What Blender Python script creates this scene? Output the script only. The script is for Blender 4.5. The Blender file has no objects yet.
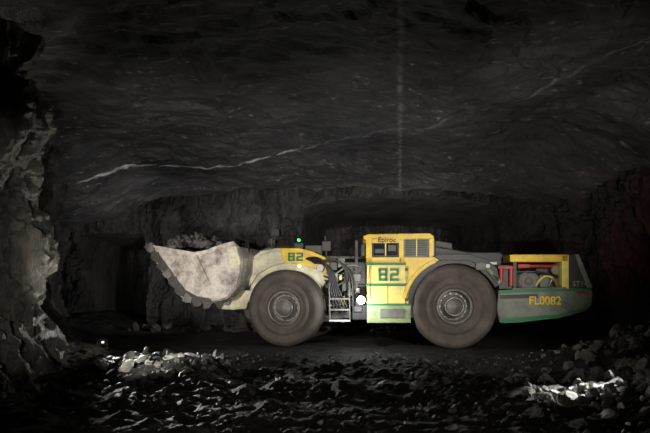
import bpy, bmesh, math, random
from mathutils import Vector, Matrix, noise
random.seed(7)
D=12.64; F=505.6; H=1.6
COL=bpy.context.scene.collection
bpy.context.scene.view_settings.view_transform='Standard'

# ------------------------------------------------------------------ materials
def nmat(name):
    m=bpy.data.materials.new(name); m.use_nodes=True
    nt=m.node_tree; b=nt.nodes['Principled BSDF']
    return m,nt,b
def paint(name,c,dirt=0.45,rough=0.5,dc=(0.06,0.055,0.05),metal=0.0,scale=2.5):
    m,nt,b=nmat(name); N=nt.nodes; L=nt.links
    tc=N.new('ShaderNodeTexCoord')
    n1=N.new('ShaderNodeTexNoise'); n1.inputs['Scale'].default_value=scale; n1.inputs['Detail'].default_value=9; n1.inputs['Roughness'].default_value=0.7
    r=N.new('ShaderNodeValToRGB'); r.color_ramp.elements[0].position=0.42; r.color_ramp.elements[1].position=0.66
    r.color_ramp.elements[1].color=(dirt,dirt,dirt,1)
    r.color_ramp.elements[0].color=(dirt*0.12,)*3+(1,)
    mx=N.new('ShaderNodeMixRGB'); mx.inputs['Color1'].default_value=(*c,1); mx.inputs['Color2'].default_value=(*dc,1)
    L.new(tc.outputs['Object'],n1.inputs['Vector']); L.new(n1.outputs['Fac'],r.inputs['Fac']); L.new(r.outputs['Color'],mx.inputs['Fac'])
    L.new(mx.outputs['Color'],b.inputs['Base Color'])
    b.inputs['Roughness'].default_value=rough; b.inputs['Metallic'].default_value=metal
    bp=N.new('ShaderNodeBump'); bp.inputs['Strength'].default_value=0.2; bp.inputs['Distance'].default_value=0.02
    n2=N.new('ShaderNodeTexNoise'); n2.inputs['Scale'].default_value=22; n2.inputs['Detail'].default_value=5
    L.new(tc.outputs['Object'],n2.inputs['Vector']); L.new(n2.outputs['Fac'],bp.inputs['Height']); L.new(bp.outputs['Normal'],b.inputs['Normal'])
    return m
def emis(name,c,s):
    m,nt,b=nmat(name); b.inputs['Base Color'].default_value=(*c,1)
    b.inputs['Emission Color'].default_value=(*c,1); b.inputs['Emission Strength'].default_value=s
    return m
def rock(name,c1,c2,rough=0.7,scale=1.2,stretch=(1,1,1),bump=0.6,veins=False,spec=0.4,crack=0.3):
    m,nt,b=nmat(name); N=nt.nodes; L=nt.links
    tc=N.new('ShaderNodeTexCoord'); mp=N.new('ShaderNodeMapping'); mp.inputs['Scale'].default_value=stretch
    L.new(tc.outputs['Object'],mp.inputs['Vector'])
    n1=N.new('ShaderNodeTexNoise'); n1.inputs['Scale'].default_value=scale; n1.inputs['Detail'].default_value=12; n1.inputs['Roughness'].default_value=0.72; n1.inputs['Distortion'].default_value=0.6
    L.new(mp.outputs['Vector'],n1.inputs['Vector'])
    r=N.new('ShaderNodeValToRGB'); r.color_ramp.elements[0].position=0.38; r.color_ramp.elements[1].position=0.68
    r.color_ramp.elements[0].color=(*c1,1); r.color_ramp.elements[1].color=(*c2,1)
    L.new(n1.outputs['Fac'],r.inputs['Fac'])
    out=r.outputs['Color']
    nf=N.new('ShaderNodeTexNoise'); nf.inputs['Scale'].default_value=scale*0.9; nf.inputs['Detail'].default_value=7; nf.inputs['Roughness'].default_value=0.55; nf.inputs['Distortion'].default_value=1.2
    L.new(mp.outputs['Vector'],nf.inputs['Vector'])
    def M(op,a,bv=None,clamp=False):
        q=N.new('ShaderNodeMath'); q.operation=op; q.use_clamp=clamp
        for i,v in enumerate((a,bv)):
            if v is None: continue
            if isinstance(v,(int,float)): q.inputs[i].default_value=v
            else: L.new(v,q.inputs[i])
        return q.outputs[0]
    cr=M('MULTIPLY',M('ABSOLUTE',M('SUBTRACT',nf.outputs['Fac'],0.5)),45.0,True)
    n3=N.new('ShaderNodeTexNoise'); n3.inputs['Scale'].default_value=scale*6; n3.inputs['Detail'].default_value=10; n3.inputs['Roughness'].default_value=0.75
    L.new(mp.outputs['Vector'],n3.inputs['Vector'])
    if veins:
        sx=N.new('ShaderNodeSeparateXYZ'); L.new(tc.outputs['Object'],sx.inputs[0])
        X=sx.outputs[0]; Y=sx.outputs[1]
        wob=N.new('ShaderNodeTexNoise'); wob.inputs['Scale'].default_value=1.1; wob.inputs['Detail'].default_value=8
        L.new(tc.outputs['Object'],wob.inputs['Vector'])
        w=M('MULTIPLY',M('SUBTRACT',wob.outputs['Fac'],0.5),0.8)
        t=M('ADD',X,1.3)
        curve=M('ADD',M('ADD',M('MULTIPLY',t,-0.534),M('MULTIPLY',M('MULTIPLY',t,t),-0.08)),2.07)
        d1=M('ABSOLUTE',M('ADD',M('SUBTRACT',Y,curve),w))
        v1=M('SUBTRACT',1.0,M('DIVIDE',d1,0.10),True)
        brk=N.new('ShaderNodeTexNoise'); brk.inputs['Scale'].default_value=0.9; brk.inputs['Detail'].default_value=4
        L.new(tc.outputs['Object'],brk.inputs['Vector'])
        bm_=M('MULTIPLY',M('SUBTRACT',brk.outputs['Fac'],0.37),10.0,True)
        fadeR=M('MAXIMUM',M('MULTIPLY',M('SUBTRACT',0.0,X),0.8,True),0.2)
        v1=M('MULTIPLY',M('MULTIPLY',v1,bm_),fadeR)
        d2=M('ABSOLUTE',M('ADD',M('SUBTRACT',X,M('MULTIPLY',M('ADD',Y,12.64),0.1485)),M('MULTIPLY',w,0.12)))
        v2=M('SUBTRACT',1.0,M('DIVIDE',d2,0.08),True)
        sp=N.new('ShaderNodeTexNoise'); sp.inputs['Scale'].default_value=6; sp.inputs['Detail'].default_value=8
        L.new(tc.outputs['Object'],sp.inputs['Vector'])
        v2=M('MULTIPLY',M('MULTIPLY',v2,M('MULTIPLY',M('SUBTRACT',sp.outputs['Fac'],0.38),5.0,True)),0.22)
        m2=N.new('ShaderNodeMapping'); m2.inputs['Scale'].default_value=(0.35,1.8,1); m2.inputs['Rotation'].default_value=(0,0,0.5)
        L.new(tc.outputs['Object'],m2.inputs['Vector'])
        ns=N.new('ShaderNodeTexNoise'); ns.inputs['Scale'].default_value=1.5; ns.inputs['Detail'].default_value=6
        L.new(m2.outputs['Vector'],ns.inputs['Vector'])
        s1=M('SUBTRACT',1.0,M('MULTIPLY',M('ABSOLUTE',M('SUBTRACT',ns.outputs['Fac'],0.55)),90.0),True)
        s1=M('MULTIPLY',M('MULTIPLY',s1,M('MULTIPLY',M('SUBTRACT',sp.outputs['Fac'],0.48),6.0,True)),0.5)
        tot=M('MAXIMUM',M('MAXIMUM',v1,v2),s1)
        mv=N.new('ShaderNodeMixRGB'); mv.inputs['Color2'].default_value=(0.97,0.97,0.94,1)
        L.new(tot,mv.inputs['Fac']); L.new(out,mv.inputs['Color1']); out=mv.outputs['Color']
    mu=N.new('ShaderNodeMixRGB'); mu.blend_type='MULTIPLY'; mu.inputs['Fac'].default_value=crack
    L.new(out,mu.inputs['Color1']); L.new(cr,mu.inputs['Color2'])
    L.new(mu.outputs['Color'],b.inputs['Base Color'])
    b1=N.new('ShaderNodeBump'); b1.inputs['Strength'].default_value=bump; b1.inputs['Distance'].default_value=0.14
    L.new(n3.outputs['Fac'],b1.inputs['Height'])
    b2=N.new('ShaderNodeBump'); b2.inputs['Strength'].default_value=bump*0.7; b2.inputs['Distance'].default_value=0.05
    L.new(cr,b2.inputs['Height']); L.new(b1.outputs['Normal'],b2.inputs['Normal'])
    L.new(b2.outputs['Normal'],b.inputs['Normal'])
    b.inputs['Roughness'].default_value=rough; b.inputs['Specular IOR Level'].default_value=spec
    return m

YEL=paint('yellow_paint',(0.86,0.56,0.01),0.4,0.42,dc=(0.10,0.08,0.05))
YEL2=paint('dusty_yellow_paint',(0.84,0.70,0.14),0.5,0.45,dc=(0.28,0.23,0.12))
CRM=paint('dusty_cream_paint',(0.76,0.73,0.50),0.8,0.5,dc=(0.26,0.22,0.17))
BKT=paint('worn_bucket_steel',(0.66,0.60,0.53),1.0,0.42,dc=(0.13,0.10,0.085),scale=2.6)
GRN=paint('green_paint',(0.008,0.17,0.045),0.3,0.5)
LGR=paint('pale_green_paint',(0.36,0.44,0.20),0.7,0.5)
GRY=paint('grey_paint',(0.20,0.20,0.17),0.7,0.55)
TAIL=paint('dusty_counterweight_paint',(0.20,0.235,0.17),0.9,0.5,dc=(0.07,0.068,0.062))
BLK=paint('black_metal',(0.020,0.020,0.020),0.4,0.5,dc=(0.07,0.06,0.05))
DRK=paint('dark_machinery',(0.045,0.042,0.038),0.6,0.5,dc=(0.11,0.09,0.07))
RUB=paint('hose_rubber',(0.012,0.012,0.012),0.3,0.4)
STL=paint('bare_steel',(0.30,0.29,0.27),0.6,0.4,metal=0.5)
RIM=paint('rim_grey',(0.27,0.25,0.23),0.8,0.5,dc=(0.07,0.06,0.055))
RED=paint('red_paint',(0.45,0.03,0.02),0.4,0.4)
WHT=paint('white_paint',(0.7,0.7,0.68),0.3,0.5)
TYR=paint('dusty_tyre_rubber',(0.058,0.048,0.041),1.0,0.75,dc=(0.13,0.103,0.086),scale=1.4)
GLS,_,gb=nmat('tinted_glass'); gb.inputs['Base Color'].default_value=(0.012,0.014,0.016,1); gb.inputs['Roughness'].default_value=0.12
LAMP=emis('lamp_lens',(0.9,0.97,1.0),60)
LAMPS=emis('small_lamp_lens',(0.85,1.0,0.8),3)
GLAMP=emis('green_beacon',(0.05,1.0,0.25),1.0)
ORE=rock('ore_material',(0.05,0.048,0.046),(0.20,0.185,0.17),0.6,3)

# ------------------------------------------------------------------ helpers
def mesh_obj(name,verts,faces,mat,parent=None,smooth=False):
    me=bpy.data.meshes.new(name); me.from_pydata(verts,[],faces); me.validate()
    bm=bmesh.new(); bm.from_mesh(me); bmesh.ops.recalc_face_normals(bm,faces=bm.faces); bm.to_mesh(me); bm.free()
    o=bpy.data.objects.new(name,me); COL.objects.link(o); me.materials.append(mat)
    if smooth:
        for p in me.polygons: p.use_smooth=True
    if parent: o.parent=parent
    return o
def empty(name,loc=(0,0,0),rz=0,parent=None):
    e=bpy.data.objects.new(name,None); COL.objects.link(e); e.location=loc; e.rotation_euler=(0,0,rz); e.empty_display_size=0.3
    if parent: e.parent=parent
    return e
loader=empty('underground_mining_loader')
PX,PY=0.4,1.1
class Unit:
    def __init__(s,name,deg):
        s.phi=-math.radians(deg); s.e=empty(name,(PX,PY,0),s.phi,loader)
    # side-elevation drawing units -> local metres on the plane y (0 = near side, 2.8 = far side)
    def q(s,u,v,y=0.0):
        dy=y-1.4; k=u-325; c=math.cos(s.phi); sn=math.sin(s.phi)
        dx=(F*(PX-sn*dy)-k*(PY+c*dy+D))/(k*sn-F*c)
        dep=PY+sn*dx+c*dy+D
        return Vector((dx,dy,H+(283-v)*dep/F))
R=Unit('rear_frame_unit',3.0); A=Unit('front_frame_unit',14.0)
def bevel(o,w=0.012,seg=2):
    if w>0:
        m=o.modifiers.new('bevel','BEVEL'); m.width=w; m.segments=seg; m.limit_method='ANGLE'; m.angle_limit=math.radians(35)
    return o
def prism(U,name,pts,y0,y1,mat,bw=0.012,yref=None):
    yr=y0 if yref is None else yref
    P=[U.q(u,v,yr) for u,v in pts]; n=len(P)
    V=[(p.x,y0-1.4,p.z) for p in P]+[(p.x,y1-1.4,p.z) for p in P]
    Fs=[tuple(range(n)),tuple(range(2*n-1,n-1,-1))]+[(i,(i+1)%n,n+(i+1)%n,n+i) for i in range(n)]
    return bevel(mesh_obj(name,V,Fs,mat,U.e),bw)
def box(U,name,u0,v0,u1,v1,y0,y1,mat,bw=0.012,yref=None):
    return prism(U,name,[(u0,v0),(u1,v0),(u1,v1),(u0,v1)],y0,y1,mat,bw,yref)
def tube(U,name,pts,r,mat,res=3,poly=False):
    cu=bpy.data.curves.new(name,'CURVE'); cu.dimensions='3D'; cu.bevel_depth=r; cu.bevel_resolution=res; cu.use_fill_caps=True
    sp=cu.splines.new('POLY' if poly else 'NURBS'); sp.points.add(len(pts)-1)
    for i,(u,v,y) in enumerate(pts):
        p=U.q(u,v,y); sp.points[i].co=(p.x,p.y,p.z,1)
    if not poly: sp.use_endpoint_u=True; sp.order_u=min(4,len(pts))
    o=bpy.data.objects.new(name,cu); COL.objects.link(o); cu.materials.append(mat); o.parent=U.e
    return o
def lathe(name,cx,cz,prof,mat,parent,seg=64,y0=0,sgn=1,smooth=True):
    V=[];Fs=[];n=len(prof)
    for i in range(seg):
        a=2*math.pi*i/seg
        for r,y in prof: V.append((cx+r*math.cos(a),y0+sgn*y,cz+r*math.sin(a)))
    for i in range(seg):
        for j in range(n-1):
            Fs.append((i*n+j,((i+1)%seg)*n+j,((i+1)%seg)*n+j+1,i*n+j+1))
    return mesh_obj(name,V,Fs,mat,parent,smooth)
def cyl(U,name,u,v,r,y0,y1,mat,seg=32):
    p=U.q(u,v,y0)
    return lathe(name,p.x,p.z,[(0.0001,0),(r*0.93,0),(r,r*0.07),(r,y1-y0),(0.0001,y1-y0)],mat,U.e,seg,y0-1.4,1,False)
def text(U,name,s,u,v,y,size,mat,off=0.0,sx=1.0):
    cu=bpy.data.curves.new(name,'FONT'); cu.body=s; cu.size=size; cu.extrude=0.004; cu.offset=off; cu.align_x='CENTER'; cu.align_y='CENTER'
    o=bpy.data.objects.new(name,cu); COL.objects.link(o); cu.materials.append(mat); o.parent=U.e
    p=U.q(u,v,y); o.location=p; o.rotation_euler=(math.pi/2,0,0); o.scale=(sx,1,1)
    return o
# block stencil digits made of bevelled bars (unit cell 1 x 1.6)
def stencil(U,name,s,u0,v0,w,h,gap,y,mat,t=0.26):
    segs={'8':'abcdefg','2':'abged'}
    for k,ch_ in enumerate(s):
        x0=u0+k*(w+gap); th=w*t
        B={'a':(x0,v0,x0+w,v0+th),'g':(x0+th*0.4,v0+h/2-th/2,x0+w-th*0.4,v0+h/2+th/2),'d':(x0,v0+h-th,x0+w,v0+h),
           'f':(x0,v0+th*0.4,x0+th,v0+h/2),'b':(x0+w-th,v0+th*0.4,x0+w,v0+h/2),'e':(x0,v0+h/2,x0+th,v0+h-th*0.4),'c':(x0+w-th,v0+h/2,x0+w,v0+h-th*0.4)}
        for c_ in segs[ch_]:
            box(U,'%s_%s_%s'%(name,ch_,c_),*B[c_],y-0.008,y+0.02,mat,0.0)

# ------------------------------------------------------------------ wheels
def wheel(U,tag,u,rad,far=False):
    p=U.q(u,300,0.0); cx=p.x; cz=rad-0.01
    w=0.68; y0=-1.4 if not far else 1.4; sg=1 if not far else -1
    we=empty('wheel_'+tag,(0,0,0),0,U.e)
    r=rad; b=0.43
    prof=[(b,0.10),(b+0.02,0.055),(b+0.06,0.035),(b+0.09,0.055),(b+0.115,0.03),(b+0.24,-0.012),(b+0.25,0.015),(b+0.27,0.015),(b+0.28,-0.008),(r-0.17,0.008),(r-0.15,-0.008),(r-0.09,0.02),(r-0.03,0.06),(r-0.004,0.12),
          (r,0.19),(r-0.02,0.20),(r-0.02,0.22),(r,0.23),(r,0.33),(r-0.02,0.335),(r-0.02,0.355),(r,0.36),(r,0.46),(r-0.02,0.47),(r-0.02,0.49),(r,0.50),(r-0.01,0.57),(r-0.06,0.64),(r-0.15,w),(b+0.1,w-0.01),(b,w-0.05)]
    lathe('tyre',cx,cz,prof,TYR,we,96,y0,sg)
    rp=[(b+0.005,0.10),(b+0.005,0.06),(b-0.03,0.05),(b-0.045,0.08),(b-0.06,0.22),(b-0.10,0.28),(0.30,0.28),(0.285,0.20),(0.27,0.16),(0.20,0.14),(0.185,0.08),(0.17,0.03),(0.10,0.02),(0.09,0.0),(0.0001,0.0)]
    lathe('rim',cx,cz,rp,RIM,we,64,y0,sg)
    lathe('rim_ring',cx,cz,[(b-0.01,0.055),(b-0.02,0.035),(b-0.045,0.04),(b-0.05,0.07)],RIM,we,64,y0,sg)
    lathe('hub_ring',cx,cz,[(0.19,0.11),(0.19,0.05),(0.235,0.05),(0.24,0.12)],STL,we,48,y0,sg)
    for i in range(14):
        a=2*math.pi*i/14
        lathe('bolt_%d'%i,cx+0.32*math.cos(a),cz+0.32*math.sin(a),[(0.0001,0.23),(0.022,0.23),(0.024,0.29)],STL,we,6,y0,sg,False)
    lathe('rim_inner',cx,cz,[(0.0001,0.5),(b-0.02,0.5),(b-0.02,0.2)],BLK,we,32,y0,sg)
    lathe('axle_half',cx,cz,[(0.22,0.4),(0.2,1.45)],DRK,we,24,y0,sg)
wheel(A,'front_near',283,0.975); wheel(A,'front_far',283,0.975,True)
wheel(R,'rear_near',455,1.035); wheel(R,'rear_far',455,1.035,True)

# ------------------------------------------------------------------ front unit : bucket
side=[(148,246),(160,249),(176,251),(193,253),(206,251),(220,245),(232,243),(240,247),(243,258),(242,272),(238,286),(228,298),(212,303),(190,303),(181,297),(172,284),(160,265)]
prism(A,'bucket_side_near',side,-0.08,-0.02,BKT,0.008)
prism(A,'bucket_side_far',side,2.82,2.88,BKT,0.008,yref=-0.08)
P=[A.q(u,v,-0.08) for u,v in [(145,243),(158,265),(171,284),(181,297),(190,303),(212,303),(228,298),(238,286),(242,272),(243,258),(240,247)]]
c=Vector((sum(p.x for p in P)/len(P),0,sum(p.z for p in P)/len(P)))
inn=[Vector((p.x+(c.x-p.x)*0.07,0,p.z+(c.z-p.z)*0.07)) for p in P]
ring=[(p.x,p.z) for p in P]+[(p.x,p.z) for p in reversed(inn)]
n=len(ring); V=[(x,-1.48,z) for x,z in ring]+[(x,1.48,z) for x,z in ring]; m_=len(P)
Fs=[]
for i in range(n): Fs.append((i,(i+1)%n,n+(i+1)%n,n+i))
for i in range(m_-1):
    j=n-1-i; Fs.append((i,i+1,j-1,j)); Fs.append((n+i,n+i+1,n+j-1,n+j))
mesh_obj('bucket_shell',V,Fs,BKT,A.e)
path=[(146,245),(152,255),(158,264),(164,272),(170,280),(176,289),(183,298),(193,303),(203,306),(213,306)]
for i in range(len(path)-1):
    (a,b),(c2,d)=path[i],path[i+1]; ux,uy=c2-a,d-b; l=math.hypot(ux,uy); nx,ny=-uy/l,ux/l
    for yy,t in ((-0.16,'n'),(2.80,'f')):
        prism(A,'edge_shroud_%s_%d'%(t,i),[(a-nx*6,b-ny*6),(a+nx*0.4,b+ny*0.4),(a+nx*3.2,b+ny*3.2),(a+nx*2.6+ux*0.55,b+ny*2.6+uy*0.55),(a+ux*0.78,b+uy*0.78),(a-nx*4+ux*0.7,b-ny*4+uy*0.7)],yy,yy+0.14,GRY if i%3==0 else DRK,0.014,yref=-0.16)
prism(A,'shroud_base',[(150,246),(160,256),(174,276),(185,290),(196,296),(213,299),(213,304),(192,303),(178,294),(163,272),(147,247)],-0.12,-0.05,DRK,0.008)
for k in range(9):
    y=0.05+k*0.33
    prism(A,'lip_tooth_%d'%k,[(142,240),(147,240),(155,250),(149,252)],y,y+0.18,DRK,0.01,yref=-0.08)
prism(A,'bucket_side_rib',[(190,256),(195,253),(213,290),(208,295)],-0.14,-0.07,BKT,0.02)
prism(A,'bucket_edge_plate',[(148,244),(176,249),(193,252),(206,250),(221,244),(233,241),(238,246),(222,248),(207,254),(192,256),(175,253),(155,248)],-0.12,-0.06,BKT,0.012)
prism(A,'bucket_corner_plate',[(206,288),(222,270),(238,266),(240,272),(236,286),(227,297),(212,302)],-0.13,-0.07,BKT,0.015)
prism(A,'bucket_back_rib',[(226,247),(236,246),(240,262),(238,270),(231,268)],-0.12,-0.07,CRM,0.015)
ICO={}
for s_ in (1,2):
    _b=bmesh.new(); bmesh.ops.create_icosphere(_b,subdivisions=s_,radius=1.0); _b.verts.ensure_lookup_table()
    ICO[s_]=([v.co.copy() for v in _b.verts],[tuple(v.index for v in f.verts) for f in _b.faces]); _b.free()
def rocks_obj(name,items,mat,parent=None):
    V=[];Fs=[]
    for i,(loc,s) in enumerate(items):
        seed=i*0.77+len(name); iv,fv=ICO[1 if s<0.045 else 2]; base=len(V)
        off=Vector((seed*3.17,seed*1.7,seed*0.93)); rot=Matrix.Rotation(seed*1.3,3,'Z')@Matrix.Rotation(seed*0.7,3,'X')@Matrix.Rotation(seed*2.1,3,'Y')
        sc=(s*random.uniform(0.7,1.5),s*random.uniform(0.6,1.1),s*random.uniform(0.4,0.9))
        planes=[]
        for k in range(10):
            d=Vector((random.uniform(-1,1),random.uniform(-1,1),random.uniform(-1,1)))
            if d.length>0.1: planes.append((d.normalized(),random.uniform(0.4,0.8)))
        L_=Vector(loc)
        for v in iv:
            p=v.copy()
            for d,h in planes:
                e=p.dot(d)-h
                if e>0: p-=d*e
            p*=1+0.12*noise.noise(p*2.5+off)
            V.append(rot@Vector((p.x*sc[0],p.y*sc[1],p.z*sc[2]))+L_)
        Fs+=[tuple(base+k for k in f) for f in fv]
    me=bpy.data.meshes.new(name); me.from_pydata([tuple(v) for v in V],[],Fs); me.materials.append(mat)
    o=bpy.data.objects.new(name,me); COL.objects.link(o)
    if parent: o.parent=parent
    return o
it=[]
for i in range(420):
    u=random.uniform(160,228); y=random.uniform(0.06,2.7)
    t=(u-157)/73; top=247-14*math.sin(min(1,t*1.15)**0.8*math.pi)*min(1,0.6+y*0.9)
    p=A.q(u,top+random.uniform(0,6)+2,0.0); it.append(((p.x,y-1.4,p.z),random.uniform(0.05,0.18)))
rocks_obj('ore_load',it,ORE,A.e)

# ------------------------------------------------------------------ front unit : boom, frame
boom=[(214,303),(222,294),(236,288),(244,272),(250,259),(260,251),(276,248),(293,248),(308,251),(322,257),(329,265),(329,278),(320,290),(306,286),(290,280),(274,280),(262,286),(252,296),(247,304),(246,309),(232,310),(218,309)]
prism(A,'boom_arm_near',boom,0.70,0.86,CRM,0.03)
prism(A,'boom_arm_far',boom,1.94,2.10,CRM,0.02,yref=0.70)
prism(A,'boom_top_plate',[(252,259),(262,252),(277,249),(293,249),(308,252),(308,255),(293,252),(277,252),(263,255),(254,262)],0.86,1.94,CRM,0.01,yref=0.70)
prism(A,'boom_side_plate',[(245,276),(252,261),(262,254),(277,251),(290,251),(288,262),(272,266),(258,274),(250,286)],0.62,0.71,CRM,0.02)
prism(A,'boom_yellow_cover',[(280,248),(299,248),(312,251),(325,257),(330,264),(328,276),(318,270),(303,265),(283,262)],0.58,0.71,YEL,0.02)
cyl(A,'bucket_pivot_near',226,301,0.12,0.60,0.95,STL); cyl(A,'boom_pivot',320,268,0.10,0.50,0.95,STL)
cyl(A,'boom_boss',247,284,0.09,0.58,0.9,STL)
cyl(A,'boom_cross_tube',250,278,0.13,0.86,1.94,DRK)
box(A,'front_frame',262,268,338,322,0.90,1.9,DRK,0.03)
prism(A,'front_frame_nose',[(240,300),(262,285),(262,322),(246,318)],0.95,1.85,DRK,0.02)
tube(A,'lift_cylinder_near',[(300,318,0.92),(252,290,0.92)],0.085,DRK,poly=True)
tube(A,'tilt_cylinder',[(318,250,1.4),(272,248,1.4)],0.10,DRK,poly=True)
tube(A,'tilt_rod',[(272,248,1.4),(248,256,1.4)],0.05,STL,poly=True)
prism(A,'tilt_lever',[(240,250),(248,246),(254,262),(250,288),(243,288),(245,266)],1.25,1.55,BLK,0.02)
tube(A,'bucket_link',[(248,286,1.4),(238,276,1.4)],0.07,DRK,poly=True)
for i in range(6):
    tube(A,'bucket_hose_%d'%i,[(236+2.4*i,247-i,0.5),(238+2.2*i,255,0.45),(243+1.2*i,266,0.4),(238+1.5*i,278,0.5),(244+i,290,0.6)],0.026,RUB)
for i,(a,b) in enumerate([((234,247),(246,284)),((238,246),(250,268))]):
    tube(A,'guard_rod_%d'%i,[(a[0],a[1],0.35),(b[0],b[1],0.45)],0.018,STL,poly=True)
stencil(A,'boom_digit','82',288,252.5,6.5,8.5,1.8,0.56,GRN,0.27)
tube(A,'lamp_post_0',[(275,250,1.2),(275,228,1.2)],0.025,DRK,poly=True)
box(A,'work_light_0',271,229,279,236,1.1,1.3,BLK); box(A,'work_light_1',268,239,275,244,1.0,1.2,BLK)
tube(A,'lamp_post_1',[(272,250,1.0),(272,238,1.0)],0.03,DRK,poly=True)
tube(A,'beacon_post',[(298,250,0.9),(298,240,0.9)],0.03,BLK,poly=True)
cyl(A,'green_beacon',298.5,240,0.04,0.82,0.9,GLAMP)
box(A,'beacon_shade',294,243,303,251,0.75,1.1,BLK)
cyl(A,'side_marker_lamp',299,266,0.03,0.48,0.58,LAMPS)
box(A,'valve_box',303,245,322,256,0.95,1.8,DRK,0.02)
for i in range(5):
    tube(A,'boom_hose_%d'%i,[(306+i*2,259+i,0.5),(318+i*2,254+i*2,0.4),(330+i*2,268+i*2,0.35),(331+i*1.5,290,0.38),(334+i*4,312,0.5)],0.024,RUB)

# ------------------------------------------------------------------ articulation
prism(R,'hinge_plate_upper',[(325,284),(368,280),(368,287),(325,290)],0.9,1.9,DRK,0.02)
prism(R,'hinge_plate_lower',[(325,312),(368,310),(368,318),(325,319)],0.9,1.9,DRK,0.02)
tube(R,'articulation_pin',[(342,322,1.4),(342,276,1.4)],0.14,STL,poly=True)
for i,y in enumerate((0.7,2.0)):
    tube(R,'steering_rod_%d'%i,[(328,306,y),(345,303,y)],0.045,STL,poly=True)
    tube(R,'steering_barrel_%d'%i,[(345,303,y),(362,300,y)],0.075,BLK,poly=True)
for i in range(9):
    tube(R,'articulation_hose_%d'%i,[(364,268+i*4,0.6+0.05*i),(352,262+i*5,0.45+0.05*i),(341,270+i*4.5,0.4+0.05*i),(333,276+i*4,0.5+0.05*i),(324,272+i*4,0.7+0.05*i)],0.022,RUB if i%3 else GRY)
for i in range(4):
    tube(R,'loop_hose_%d'%i,[(322+i*2,262,0.5),(330+i*2,256+i,0.4),(344+i*2,262+i*2,0.35),(350+i*2,280,0.35),(346+i*3,306,0.5)],0.02,RUB if i%2 else DRK)
box(R,'front_tank',344,262,366,284,0.55,1.8,DRK,0.02)
box(R,'front_bulkhead',352,284,368,320,0.6,2.4,BLK,0.02)
box(R,'canopy_leg',355,240,358,300,0.5,0.56,DRK)
for i,(u0,v0,u1,v1,m) in enumerate([(330,262,337,270,DRK),(338,258,345,267,GRY),(346,266,353,273,DRK),(332,272,338,282,STL),(347,288,352,296,GRY),(338,296,345,305,YEL2),(353,274,361,281,GRY),(342,283,349,291,DRK),(331,286,336,294,STL),(354,306,362,312,DRK),(339,274,342,280,YEL2),(356,288,360,293,STL)]):
    box(R,'valve_block_%d'%i,u0,v0,u1,v1,0.48,0.75,m,0.012)
for i,u in enumerate((329,349)):
    tube(R,'ladder_rail_%d'%i,[(u,282,0.25),(u+1,322,0.25)],0.016,GRY,poly=True)
for i,v in enumerate((298,309,320)):
    box(R,'ladder_step_%d'%i,329,v,350,v+1.6,0.18,0.42,GRY if i<2 else WHT,0.005)
tube(R,'antenna_post',[(327,262,1.0),(325,236,1.0)],0.02,DRK,poly=True)
box(R,'antenna_head',322,241,331,251,0.95,1.1,BLK)
box(R,'cross_bar',325,256,366,259,0.9,1.0,DRK)

# ------------------------------------------------------------------ cab
box(R,'cab_core',370,240,436,318,0.10,1.35,BLK,0.02)
prism(R,'cab_roof',[(363,236),(368,234),(430,233),(434,236),(434,239),(364,240)],0.0,1.45,YEL,0.02)
box(R,'cab_post_front',366,238,372,264,0.02,0.12,YEL)
box(R,'cab_post_mid',399,238,404,262,0.02,0.12,YEL)
box(R,'cab_post_rear',429,238,434,262,0.02,0.12,YEL)
box(R,'cab_sill',366,257,434,263,0.02,0.12,YEL)
box(R,'cab_window',372,239,399,257,0.07,0.11,GLS,0)
tube(R,'window_frame',[(373,243,0.04),(398,243,0.04),(398,256,0.04),(373,256,0.04),(373,243,0.04)],0.012,GRY,poly=True)
box(R,'window_mullion',385,243,386.2,256,0.04,0.08,YEL2,0)
box(R,'window_tray',375,249,384,253,0.05,0.09,DRK,0); box(R,'window_guard',388,245,396,251,0.05,0.09,DRK,0)
box(R,'cab_header',372,238,400,242.8,0.0,0.1,YEL,0.004)
text(R,'cab_header_text','Epiroc',387,240,-0.01,0.17,BLK,0.003)
box(R,'louvre_panel',404,238,429,257,0.06,0.1,GRY,0)
for i in range(7):
    box(R,'louvre_slat_%d'%i,406,240+i*2.3,427,241.3+i*2.3,0.02,0.09,BLK,0)
box(R,'louvre_divider',416,239,417.2,256,0.01,0.09,YEL2,0)
box(R,'stripe_upper',366,262.5,406,265,-0.01,0.12,GRN,0.004)
box(R,'door_panel_number',367,265,409,284,0.0,0.12,YEL2,0.01)
stencil(R,'door_digit','82',378.5,268.2,9,12.8,2.4,-0.01,GRN,0.27)
box(R,'stripe_lower',366,283.5,409,286,-0.01,0.12,GRN,0.004)
box(R,'door_panel_lower',367,286,409,305,0.0,0.12,YEL2,0.01)
box(R,'door_seam',387.5,286,388.1,304,-0.006,0.02,DRK,0)
box(R,'skirt_panel',367,305,411,323,0.03,0.5,LGR,0.015)
box(R,'skirt_recess',380,309,404,318,0.0,0.06,GRY,0.01)
box(R,'skirt_stripe',367,303.5,410,305.5,-0.01,0.1,GRN,0.004)
box(R,'door_hinge_0',405,268,408,271,-0.03,0.05,BLK); box(R,'door_hinge_1',405,298,408,301,-0.03,0.05,BLK)
tube(R,'grab_rail',[(370,266,-0.06),(369,280,-0.08),(369,300,-0.06)],0.013,STL,poly=True)
box(R,'side_mirror',361,244,365,256,-0.05,0.0,BLK)
prism(R,'cab_cowl',[(404,257),(434,257),(440,260),(436,262),(422,270),(412,283),(408,298),(406,298)],0.0,1.4,YEL,0.012)
cxp,czp=455,309
def arc(r,a0,a1,n,sy=1.0): return [(cxp+r*math.cos(math.radians(a0+(a1-a0)*i/n)),czp-sy*r*math.sin(math.radians(a0+(a1-a0)*i/n))) for i in range(n+1)]
prism(R,'fender_arch',arc(51,176,28,16)+arc(45.5,28,176,16),0.0,0.75,BLK,0.01)
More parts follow.
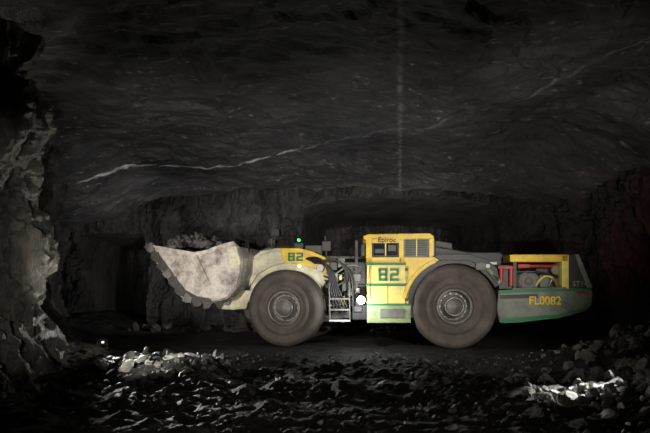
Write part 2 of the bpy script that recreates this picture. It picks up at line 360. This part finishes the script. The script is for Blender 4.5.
prism(R,'fender_arch_far',arc(51,176,28,16)+arc(45.5,28,176,16),2.05,2.8,BLK,0.01,yref=0)
prism(R,'fender_flare',arc(54,168,112,10)+arc(50,112,168,10),-0.04,0.3,YEL,0.01)
prism(R,'fender_flare_rear',arc(54,62,30,7)+arc(50,30,62,7),-0.02,0.3,LGR,0.01)
prism(R,'fender_top',[(432,256),(440,254),(470,254),(486,259),(497,268),(500,280),(497,284),(492,278),(484,268),(470,261),(440,260)],-0.02,0.8,BLK,0.012)
prism(R,'hood_dark',[(434,246),(446,248),(470,252),(500,252),(512,262),(512,295),(434,262)],0.7,2.4,BLK,0.03)
prism(R,'far_hood',[(434,240),(452,243),(454,254),(434,256)],1.5,2.6,DRK,0.02)
box(R,'rear_chassis',412,288,520,318,0.78,2.02,DRK,0.03)
cyl(R,'hood_lamp',488,266,0.05,-0.06,0.0,WHT)
box(R,'hose_box',476,263,486,270,-0.06,0.0,GRY)
box(R,'fire_extinguisher_box',499,265,514,289,0.10,0.9,DRK,0.01)
tube(R,'extinguisher_bottle_0',[(501,268,0.05),(501,282,0.05)],0.055,RED); tube(R,'extinguisher_bottle_1',[(511,269,0.05),(511,286,0.05)],0.055,RED)
box(R,'white_label',484,262,497,264.5,0.05,0.3,WHT,0.004)
box(R,'orange_box',498,266,515,269,0.02,0.3,RED)
box(R,'engine_bay_back',512,258,568,290,0.75,2.6,BLK,0.02)
box(R,'engine_rail_top',510,254.5,569,262,0.02,0.6,YEL,0.02)
box(R,'engine_rail_top_far',510,253,569,258,2.2,2.8,YEL,0.02,yref=0)
prism(R,'engine_cover',[(512,254),(568,253.5),(568,257),(512,257)],0.4,2.4,DRK,0.02)
box(R,'engine_post_front',513,262,517,289,0.02,0.15,DRK)
box(R,'engine_post_rear',562,255,569,289,0.02,0.5,YEL2)
pf=R.q(528,281,0.35)
lathe('air_filter_drum',pf.x,pf.z,[(0.0001,0.02),(0.08,0.0),(0.09,0.06),(0.2,0.07),(0.21,0.0),(0.24,0.0),(0.24,0.5)],GRY,R.e,32,0.25-1.4,1)
cyl(R,'pulley',545,280,0.17,0.3,0.7,DRK); cyl(R,'alternator',556,270,0.11,0.25,0.7,GRY)
box(R,'engine_block',536,266,560,288,0.5,0.9,DRK,0.02)
tube(R,'engine_pipe_0',[(518,268,0.3),(530,264,0.25),(545,268,0.25),(560,265,0.35)],0.04,RED)
tube(R,'engine_pipe_1',[(536,286,0.3),(541,274,0.2),(552,272,0.2),(558,286,0.3)],0.03,YEL2)
tube(R,'engine_pipe_2',[(520,272,0.3),(534,270,0.2),(548,274,0.2),(561,278,0.3)],0.028,RUB)
tube(R,'engine_pipe_3',[(549,286,0.25),(552,276,0.2),(556,278,0.2),(560,287,0.25)],0.028,STL)
box(R,'engine_red_guard',518,264,530,268,0.2,0.4,RED); box(R,'belt_guard',540,275,550,287,0.28,0.34,GRY)
prism(R,'tail_slope',[(568,254),(577,254),(592,288),(568,290)],0.05,2.75,BLK,0.02)
prism(R,'tail_slope_edge',[(575,254),(579,254),(593,288),(588,288)],0.0,0.10,TAIL,0.01)
prism(R,'counterweight',[(499,290),(591,288),(593,293),(592,305),(586,311),(560,318),(515,323),(500,323),(497,310)],0.0,2.8,TAIL,0.03)
prism(R,'tail_stripe_top',[(500,290),(591,288),(592,290.5),(500,293)],-0.012,0.05,GRN,0.003)
prism(R,'tail_stripe_mid',[(500,295),(538,294),(538,298),(500,299)],-0.012,0.05,BLK,0.003)
prism(R,'tail_stripe_bottom',[(499,319),(560,314),(590,307),(586,311),(560,318),(515,323),(500,323)],-0.015,0.06,GRN,0.004)
box(R,'tail_step',510,301,524,309,-0.012,0.03,GRY,0.004)
text(R,'tail_number','FL0082',545,301,-0.02,0.28,YEL,0.006,0.92)
text(R,'tail_marking','ST14',580,284,-0.02,0.17,LGR,0.0)
tube(R,'tail_rail',[(512,289,0.0),(566,288,0.0)],0.025,GRY,poly=True)
box(R,'tail_reflector_0',566,292,572,295,-0.015,0.02,GRY,0); box(R,'tail_reflector_1',577,291,588,294,-0.015,0.02,RED,0)
p=R.q(361,300,0.1)
lathe('headlight_housing',p.x,p.z,[(0.10,0.02),(0.115,0.0),(0.115,0.35),(0.0001,0.38)],BLK,R.e,24,0.0-1.4,1)
lathe('headlight_lens',p.x,p.z,[(0.0001,-0.03),(0.06,-0.01),(0.095,0.02)],LAMP,R.e,24,0.0-1.4,1)

# ------------------------------------------------------------------ mine chamber
def sst(a,b,x):
    t=max(0,min(1,(x-a)/(b-a))); return t*t*(3-2*t)
def terr(p,k,H_=0.8,o=5):
    f=noise.fractal(p,H_,2.1,o)*k; i=math.floor(f); r=f-i
    return (i+sst(0.35,0.65,r)*0.8+r*0.2)/k
def fh(x,y):
    z=0.0
    z+=0.62*sst(3.9,6.2,x+0.30*max(0,-y-5))*sst(-0.8,-2.6,y)
    z+=0.5*sst(5.5,8,x)
    z+=0.35*sst(-3.9,-5.2,x)*sst(-0.6,-2.4,y)+0.5*sst(-6.5,-9,x)
    z+=0.22*math.exp(-((x+3.0)**2/0.9+(y+3.5)**2/0.9))
    rough=0.25+0.75*sst(-1.0,-2.4,y)+0.6*sst(3.2,4.5,y)
    z+=rough*(0.12*noise.fractal(Vector((x*0.9,y*0.9,0.3)),0.8,2.1,4)+0.07*terr(Vector((x*2.5,y*3.5,5)),3,0.6,4))
    z+=rough*0.05*(0.5-noise.voronoi(Vector((x*3.7,y*4.2,1)))[0][0])
    if -0.9<y<3.2: z=min(z,0.0) if -5.2<x<6.8 else z
    return z
def lin(a,b,s):
    n=max(2,int(round((b-a)/s))); return [a+(b-a)*i/n for i in range(n+1)]
def grid(name,us,vs,fn,mat,smooth=False):
    V=[fn(u,v) for v in vs for u in us]; n=len(us)
    Fs=[(j*n+i,j*n+i+1,(j+1)*n+i+1,(j+1)*n+i) for j in range(len(vs)-1) for i in range(n-1)]
    me=bpy.data.meshes.new(name); me.from_pydata(V,[],Fs); me.materials.append(mat)
    if smooth:
        for p in me.polygons: p.use_smooth=True
    o=bpy.data.objects.new(name,me); COL.objects.link(o); return o
FLOOR=rock('floor_gravel',(0.010,0.009,0.009),(0.055,0.051,0.046),0.75,3.0,bump=0.9,spec=0.25)
CEIL=rock('ceiling_rock',(0.052,0.049,0.049),(0.145,0.137,0.135),0.6,0.8,(0.7,1.5,1.3),bump=0.6,veins=True)
WALL=rock('wall_rock',(0.03,0.028,0.027),(0.11,0.103,0.096),0.6,1.2,(1,1,0.5),bump=0.8)
LWALL=rock('left_wall_rock',(0.035,0.032,0.027),(0.27,0.25,0.21),0.45,2.0,(1.2,1.2,0.35),bump=1.0)
grid('floor',lin(-13,11,0.075),lin(-13.5,0,0.07)+lin(0.15,13,0.16),lambda x,y:(x,y,fh(x,y)),FLOOR)
def ch(x,y):
    z=5.45-0.5*sst(0,6,y)-1.3*sst(-5.5,-9,x)-1.0*sst(5.5,9,x)+0.15*sst(-4,-9,y)
    z+=0.16*noise.fractal(Vector((x*0.28+4,y*0.42,1.7)),0.9,2.0,4)
    z+=0.30*terr(Vector((x*0.22+0.2*y,y*0.40-0.1*x,4.2)),3,1.0,5)
    z+=0.08*terr(Vector((x*0.7+0.5*y,y*1.3-0.3*x,8.2)),3,0.8,4)
    z+=0.022*noise.fractal(Vector((x*1.2,y*3.4,9)),0.7,2.1,4)
    return z
grid('ceiling',lin(-13,11,0.09),lin(-13.5,13,0.09),lambda x,y:(x,y,ch(x,y)),CEIL)
def rec(x,z):
    a=sst(-0.9,0.1,x)*sst(6.5,5.7,x)*sst(4.75,4.3,z+0.12*(x-2.7)**2*0.25)
    b=sst(-8.9,-8.5,x)*sst(-6.6,-7.0,x)*sst(3.4,3.0,z)
    return a*5.5+b*3.5
def bw(x,z):
    y=6.0-0.08*z+rec(x,z)
    y+=0.45*terr(Vector((x*0.7,z*0.3,2)),4,0.8,5)+0.3*noise.fractal(Vector((x*0.4,z*0.3,5)),0.8,2.1,3)+0.07*noise.fractal(Vector((x*3.5,z*1.6,2)),0.7,2.1,4)
    return (x,y,z)
grid('wall_back',lin(-12,10.5,0.08),lin(-0.6,6.2,0.08),bw,WALL)
def wall(name,path,mat,amp,inward,res=0.08):
    pts=[Vector((a,b,0)) for a,b in path]; seg=[(pts[i+1]-pts[i]).length for i in range(len(pts)-1)]; T=sum(seg)
    def at(s):
        i=0
        while i<len(seg)-1 and s>seg[i]: s-=seg[i]; i+=1
        t=s/seg[i]; p=pts[i].lerp(pts[i+1],t)
        return p
    def fn(s,z):
        p=at(s); p0=at(max(0,s-0.5)); p1=at(min(T,s+0.5)); d=(p1-p0).normalized()
        nrm=Vector((-d.y,d.x,0))*inward
        q=Vector((p.x,p.y,z))
        h=amp*(1.0*terr(Vector((q.x*0.8+0.25*z,q.y*0.8,z*0.3)),3.2,0.8,5)+0.40*terr(Vector((q.x*2.6,q.y*2.6,z*0.6)),3,0.7,4)+0.18*noise.fractal(Vector((q.x*5,q.y*5,z*1.4)),0.7,2.1,4))
        h+=0.65*sst(1.5,0,z)+0.40*sst(2.6,4.6,z)
        q+=nrm*h; return (q.x,q.y,q.z)
    return grid(name,lin(0,T,res),lin(-0.5,6.2,res),fn,mat)
wall('wall_left',[(-5.8,-13.3),(-5.6,-7),(-5.15,-4.8),(-5.25,-3.9),(-6.5,-2.6),(-7.5,0.6),(-8.7,2.4),(-10,7)],LWALL,0.55,-1,0.055)
wall('wall_right',[(9.2,-13.3),(8.9,-3),(8.6,1),(8.2,3.5),(7.8,7)],WALL,0.5,1,0.1)
grid('wall_rear',lin(-13,11,0.5),lin(-0.6,6.5,0.5),lambda x,z:(x,-13.4+0.2*noise.noise(Vector((x,z,0))),z),WALL)

# rubble
RUBM=rock('rubble_rock',(0.04,0.037,0.032),(0.32,0.30,0.27),0.6,2.0,bump=0.7)
def scat(n,xr,yr,smin,smax,pw=2.5,filt=None):
    its=[]
    while len(its)<n:
        x=random.uniform(*xr); y=random.uniform(*yr)
        if filt and not filt(x,y): continue
        s=smin+(smax-smin)*random.random()**pw
        its.append(((x,y,fh(x,y)+s*0.2),s))
    return its
wl=lambda x,y:x>-4.1
clump=lambda x,y:x>-4.1 and noise.noise(Vector((x*0.8,y*0.8,3.3)))>-0.05
its=scat(1300,(-4.1,7),(-9.2,-1.5),0.012,0.055,2.2,clump)
its+=scat(40,(-4.0,6),(-8.2,-1.8),0.06,0.13,2.0,wl)
its+=scat(380,(2.3,7),(-8,-2.2),0.03,0.18,2.6,lambda x,y:x>2.6+0.24*(y+8)+random.random())
its+=scat(14,(4.4,6.6),(-6.5,-3.0),0.2,0.36,1.5)
its+=scat(170,(2.9,4.9),(-6.2,-4.2),0.03,0.15,2.0)
its+=scat(190,(-4.1,-1.6),(-5.0,-1.8),0.02,0.13,1.8,lambda x,y:(x+3.1)**2/2.0+(y+3.3)**2/2.6<1)
its+=scat(16,(-4.0,-2.0),(-4.4,-1.7),0.10,0.19,1.5)
rocks_obj('rubble',its,RUBM)
rocks_obj('rubble_bank',scat(150,(-6.6,7),(3.7,4.9),0.08,0.35,2.0),WALL)
def worklamp(name,loc,rz,lens):
    e=empty(name,loc,rz)
    def bx(nm,x0,x1,y0,y1,z0,z1,m):
        V=[(x,y,z) for x in (x0,x1) for y in (y0,y1) for z in (z0,z1)]
        bevel(mesh_obj(nm,V,[(0,1,3,2),(4,6,7,5),(0,4,5,1),(2,3,7,6),(0,2,6,4),(1,5,7,3)],m,e),0.008)
    bx('housing',-0.10,0.10,-0.03,0.05,0.06,0.22,BLK); bx('stand',-0.12,0.12,-0.06,0.06,-0.02,0.02,STL)
    bx('bracket_0',-0.12,-0.105,-0.015,0.015,0,0.16,STL); bx('bracket_1',0.105,0.12,-0.015,0.015,0,0.16,STL)
    bx('lens',-0.03,0.03,-0.034,-0.03,0.12,0.165,lens); bx('fins',-0.08,0.08,0.05,0.08,0.08,0.2,DRK)
worklamp('floor_work_lamp',(-5.0,-1.3,fh(-5.0,-1.3)+0.03),math.radians(50),emis('floor_lamp_lens',(1,1,0.9),1.2))

# ------------------------------------------------------------------ lights
def spot(name,loc,tgt,e,ang,blend=0.6,rad=0.15,col=(1,1,1)):
    l=bpy.data.lights.new(name,'SPOT'); l.energy=e; l.spot_size=math.radians(ang); l.spot_blend=blend; l.shadow_soft_size=rad; l.color=col
    o=bpy.data.objects.new(name,l); COL.objects.link(o); o.location=loc
    o.rotation_euler=(Vector(tgt)-Vector(loc)).to_track_quat('-Z','Y').to_euler(); return o
def point(name,loc,e,rad=0.1,col=(1,1,1)):
    l=bpy.data.lights.new(name,'POINT'); l.energy=e; l.shadow_soft_size=rad; l.color=col
    o=bpy.data.objects.new(name,l); COL.objects.link(o); o.location=loc; return o
spot('key_light_left',(-4.6,-11.6,2.4),(-1.9,0.6,1.9),3100,32,0.8,0.1,(1,0.94,0.86))
spot('key_light_right',(4.2,-12.0,3.2),(2.9,0,1.8),2900,34,0.8,0.1,(1,0.95,0.87))
spot('bucket_light',(-4.4,-8.5,1.4),(-3.6,1.0,2.0),1400,24,0.8,0.06,(1,0.97,0.93))
spot('roof_light_a',(-3.2,3.4,0.5),(-3.4,2.4,5.2),90,120,0.9,0.3,(0.97,0.97,1))
spot('roof_light_b',(1.4,3.6,0.5),(1.2,2.4,5.2),70,120,0.9,0.3,(0.97,0.97,1))
spot('roof_light_c',(5.2,3.4,0.5),(5.5,2.4,5.0),70,120,0.9,0.3,(1,0.95,0.92))
spot('roof_light_left',(-1.0,-11.5,0.8),(-4.2,3.0,4.6),1500,38,1.0,0.1,(1,0.98,0.97))
spot('roof_light_mid',(1.2,-11.5,0.8),(0.4,2.6,4.7),1200,38,1.0,0.1,(1,0.98,0.97))
spot('roof_light_right',(2.4,-11.5,0.8),(5.0,0.6,4.9),1000,42,1.0,0.1,(1,0.95,0.92))
spot('recess_light',(3.0,3.9,0.6),(2.6,7.5,4.5),130,110,0.8,0.2,(0.97,0.97,1))
spot('left_wall_light',(-1.8,-11.6,1.8),(-5.4,-3.6,2.2),480,34,0.8,0.08,(1,0.97,0.87))
spot('left_wall_rake',(-2.9,-1.0,0.5),(-5.8,-4.0,2.4),520,80,0.8,0.04,(1,0.97,0.87))
spot('left_bay_light',(-3.6,3.0,0.6),(-8.5,5.5,3.0),190,100,0.8,0.2)
spot('floor_fill',(-2.5,-12.2,4.2),(0.5,-4.6,0.0),300,60,0.9,0.05,(1,0.96,0.9))
spot('floor_lamp_beam',(-4.75,-1.55,0.7),(-3.1,-3.2,0.2),2200,50,0.8,0.03,(1,1,0.95))
spot('heap_beam',(-4.3,-8.4,1.9),(-2.9,-3.5,0.2),3600,13,0.9,0.03,(1,0.99,0.95))
spot('rubble_beam',(6.2,-4.7,2.4),(3.75,-5.2,0.1),5500,18,0.9,0.03,(1,1,0.95))
spot('red_glow',(6.9,-3.2,3.4),(8.2,3.6,3.0),60,50,0.8,0.2,(1,0.12,0.08))
point('headlight_glow',(0.78,-0.85,1.10),75,0.02,(0.92,0.98,1))
w=bpy.data.worlds.new('mine_dark'); bpy.context.scene.world=w; w.use_nodes=True
w.node_tree.nodes['Background'].inputs['Color'].default_value=(0.5,0.55,0.6,1); w.node_tree.nodes['Background'].inputs['Strength'].default_value=0.003

# ------------------------------------------------------------------ camera
cam=bpy.data.cameras.new('camera'); co=bpy.data.objects.new('camera',cam); COL.objects.link(co)
co.location=(0,-D,H); co.rotation_euler=(math.pi/2,0,0); cam.sensor_width=36; cam.lens=28; cam.shift_y=66.5/650; cam.clip_start=0.05
bpy.context.scene.camera=co
